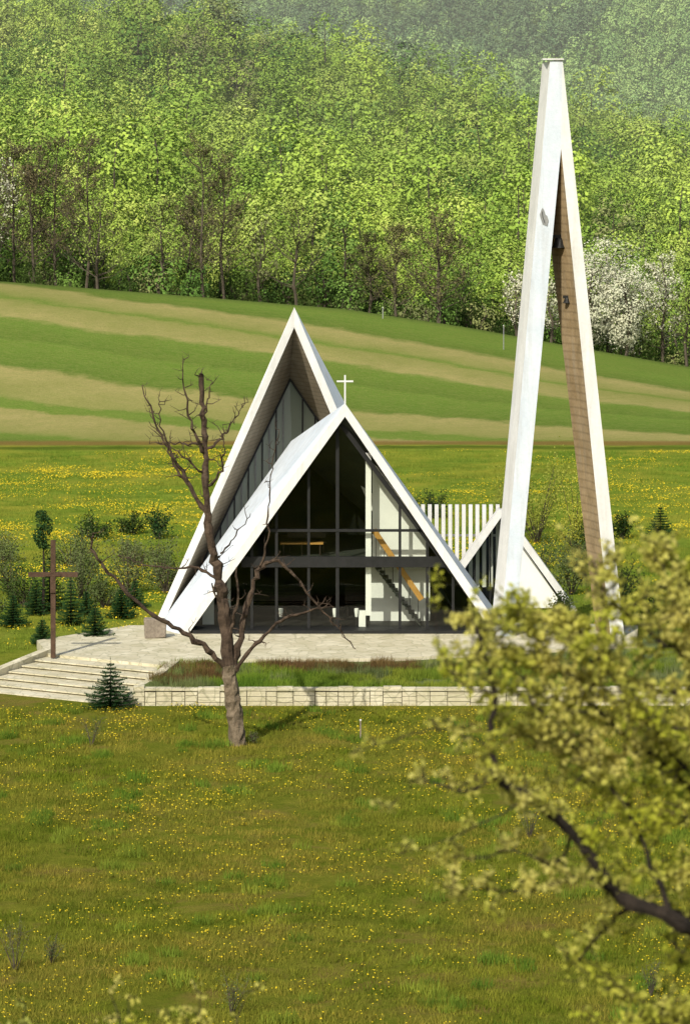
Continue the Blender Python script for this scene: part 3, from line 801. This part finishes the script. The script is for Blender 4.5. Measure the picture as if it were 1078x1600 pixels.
# ------------------------------------------------------------------ near apple tree
mb=MB(); ky=1/378.
def Nn(x,z,y=0): return V(((x-539)*ky,y,(135-z)*ky))
def twig(q,d,L,nl,dens):
    e=q+d*L; m=q+d*L*.5+V((G(0,.01),G(0,.01),G(0,.01)))
    mb.tube([q,m,e],[.004,.003,.0015],'barkdark',4)
    for i in range(nl):
        c=q.lerp(e,(i+U(.3,1))/nl)
        for j in range(dens):
            mb.leaf(c+V((G(0,.012),G(0,.012),G(0,.012))),U(.020,.040),'nearleaf',up=.5,asp=.6)
def nb(pts,r0,r1,tw,Lr=(.06,.2),nl=4,dens=4,skip=2):
    n=len(pts); rad=[lerp(r0,r1,i/(n-1)) for i in range(n)]
    P,rd=catmull(pts,rad,6,.005); mb.tube(P,[r*U(.8,1.25) for r in rd],'barkdark',7)
    for i in range(skip,len(P)):
        k=tw
        while k>0:
            if R()<k:
                d=V((G(0,1),G(0,1),G(.3,.9))).normalized(); L=U(*Lr)
                twig(P[i],d,L,nl,dens)
                if R()<.6:
                    q=P[i]+d*L*.6; twig(q,V((G(0,1),G(0,1),G(.3,.8))).normalized(),L*.8,nl,dens)
                if R()<.4:
                    q=P[i]+d*L*.9; twig(q,V((G(0,1),G(0,1),G(.3,.8))).normalized(),L*.7,nl-1,dens)
            k-=1
nb([Nn(1290,2330),Nn(1275,1900,.05),Nn(1240,1650,0),Nn(1205,1450,.1),Nn(1190,1200,.1),Nn(1200,950,.1),Nn(1210,800)],.075,.02,.5)
nb([Nn(1240,1650),Nn(1130,1500,-.1),Nn(1045,1420,-.2),Nn(965,1388,-.2),Nn(925,1330,-.25),Nn(888,1283,-.25),Nn(822,1226,-.3),Nn(776,1195,-.3),Nn(762,1140,-.3),Nn(768,1070,-.3),Nn(752,1000,-.3),Nn(735,950,-.3)],.036,.006,1.1,skip=18)
nb([Nn(968,1390,-.2),Nn(905,1362,-.1),Nn(840,1388,0),Nn(780,1400,.1),Nn(700,1395,.1)],.010,.002,.9,(.05,.14))
nb([Nn(888,1283,-.2),Nn(870,1340,-.1),Nn(800,1330,0),Nn(740,1350,.1),Nn(690,1340,.1)],.007,.0015,.7,(.05,.12))
nb([Nn(776,1195,-.3),Nn(720,1215,-.3),Nn(650,1200,-.3),Nn(610,1240,-.3)],.006,.0015,.5,(.04,.1),3,3)
nb([Nn(765,1150,-.3),Nn(700,1120,-.3),Nn(630,1130,-.35),Nn(545,1150,-.4)],.005,.0015,.35,(.04,.09),3,3)
nb([Nn(822,1226,-.3),Nn(760,1260,-.3),Nn(690,1290,-.35),Nn(620,1305,-.4)],.005,.0015,.4,(.04,.09),3,3)
nb([Nn(1205,1480,.1),Nn(1085,1440,.1),Nn(990,1425,.1),Nn(930,1480,.1),Nn(890,1530,.15)],.018,.003,.8)
nb([Nn(1190,1350,.1),Nn(1085,1240,.1),Nn(1010,1180,.1),Nn(940,1120,.1),Nn(880,1060,.1),Nn(840,1000,.1),Nn(800,950,.1)],.016,.002,2.2)
nb([Nn(1195,1150,.1),Nn(1100,1050,0),Nn(1030,1000,0),Nn(960,945,0),Nn(925,880,0)],.014,.002,2.4)
nb([Nn(1190,1250,.1),Nn(1070,1300,.2),Nn(980,1265,.2),Nn(900,1200,.2),Nn(850,1130,.2)],.014,.002,2.0)
nb([Nn(1045,1420,-.2),Nn(1000,1310,-.1),Nn(950,1220,-.1),Nn(870,1140,-.1),Nn(820,1080,-.1)],.012,.002,1.8)
nb([Nn(1200,950,.1),Nn(1120,930,.1),Nn(1060,900,.1),Nn(1025,850,.1)],.010,.002,2.5)
nb([Nn(1200,1100,.1),Nn(1120,1130,-.1),Nn(1030,1120,-.2),Nn(950,1050,-.2),Nn(900,1000,-.2)],.012,.002,2.4)
nb([Nn(1205,1500,0),Nn(1100,1560,0),Nn(1040,1600,0),Nn(960,1620,0)],.014,.003,2.2)
nb([Nn(1190,1300,0),Nn(1110,1350,0),Nn(1040,1370,0)],.012,.003,2.4)
nb([Nn(1190,1200,0),Nn(1110,1230,0),Nn(1050,1180,0),Nn(1000,1100,0)],.012,.003,2.3)
nb([Nn(1190,1000,0),Nn(1110,1080,0),Nn(1000,1070,0),Nn(930,1020,0)],.012,.003,2.0)
nb([Nn(1200,1400,0),Nn(1110,1440,.1),Nn(1060,1520,.1)],.012,.003,2.6)
nb([Nn(1240,1700,0),Nn(1120,1650,.1),Nn(1020,1600,.1),Nn(960,1540,.1)],.012,.003,1.8)
nb([Nn(1195,1050,0),Nn(1110,980,-.1),Nn(1060,960,-.1),Nn(1040,900,-.1)],.010,.002,2.3)
nb([Nn(880,1060,.1),Nn(830,1040,.1),Nn(780,1010,.1),Nn(725,975,.1)],.005,.0015,2.2,(.04,.12))
nb([Nn(1010,1180,.1),Nn(940,1190,.1),Nn(870,1180,.1),Nn(800,1140,.1)],.006,.0015,2.0,(.05,.13))
nb([Nn(940,1120,.1),Nn(870,1110,.1),Nn(810,1060,.1),Nn(700,1040,.1)],.006,.0015,1.6,(.05,.13))
nb([Nn(960,1000,0),Nn(900,985,0),Nn(850,960,0),Nn(770,965,0)],.006,.0015,1.8,(.05,.12))
nb([Nn(768,1070,-.3),Nn(720,1050,-.3),Nn(690,1010,-.3),Nn(670,880,-.3)],.005,.0015,.5,(.03,.08),3,3)
o=mb.obj('apple_tree'); o.location=(0,-152,23.75)
mb=MB()
for i in range(12):
    x=U(-.35,.35); e=V((x,U(-.2,.2),U(1.3,1.62)-abs(x)*.3)); m=V((x*.5,0,.8))
    P_,rd=catmull([V((0,0,-.2)),m,e],[.012,.008,.002],4,.01); mb.tube(P_,rd,'barkdark',5)
    for q in P_[5:]:
        twig(q,V((G(0,1),G(0,1),G(.5,.6))).normalized(),U(.05,.12),4,3)
bush=mb.obj('near_bush'); bush.location=(-.80,-150,height(0,-150)+.52)
o2=bpy.data.objects.new('near_bush.001',bush.data); scene.collection.objects.link(o2); o2.location=(-1.62,-149,height(0,-149)+.42); o2.rotation_euler=(0,0,2)

# ------------------------------------------------------------------ light, sky, camera
el=math.radians(40); hx,hy=.42,1.0; l=math.hypot(hx,hy); hx/=l;hy/=l
sd=V((hx*math.cos(el),hy*math.cos(el),-math.sin(el)))
sun=bpy.data.lights.new('sun','SUN'); sun.energy=4.5; sun.angle=math.radians(.5); sun.color=(1,.945,.83)
so=bpy.data.objects.new('sun',sun); scene.collection.objects.link(so); so.rotation_euler=sd.to_track_quat('-Z','Y').to_euler(); so.location=(-30,-60,60)
w=bpy.data.worlds.new('World'); scene.world=w; w.use_nodes=True; nt=w.node_tree
bg=nt.nodes['Background']; sky=nt.nodes.new('ShaderNodeTexSky'); sky.sky_type='NISHITA'; sky.sun_disc=False
sky.sun_elevation=el; sky.sun_rotation=math.atan2(-hx,-hy)%(2*math.pi); sky.air_density=1.2; sky.dust_density=3
nt.links.new(sky.outputs[0],bg.inputs[0]); bg.inputs[1].default_value=.12
cam=bpy.data.cameras.new('camera'); co=bpy.data.objects.new('camera',cam); scene.collection.objects.link(co)
co.location=(0,-168,23.75); co.rotation_euler=(math.radians(90),0,0)
cam.sensor_fit='VERTICAL'; cam.sensor_height=36; cam.sensor_width=24; cam.lens=136.08; cam.shift_y=-.4156
cam.clip_start=.5; cam.clip_end=4000
cam.dof.use_dof=True; cam.dof.focus_distance=165; cam.dof.aperture_fstop=6.3
scene.camera=co
scene.view_settings.view_transform='Standard'; scene.view_settings.look='None'; scene.view_settings.exposure=0
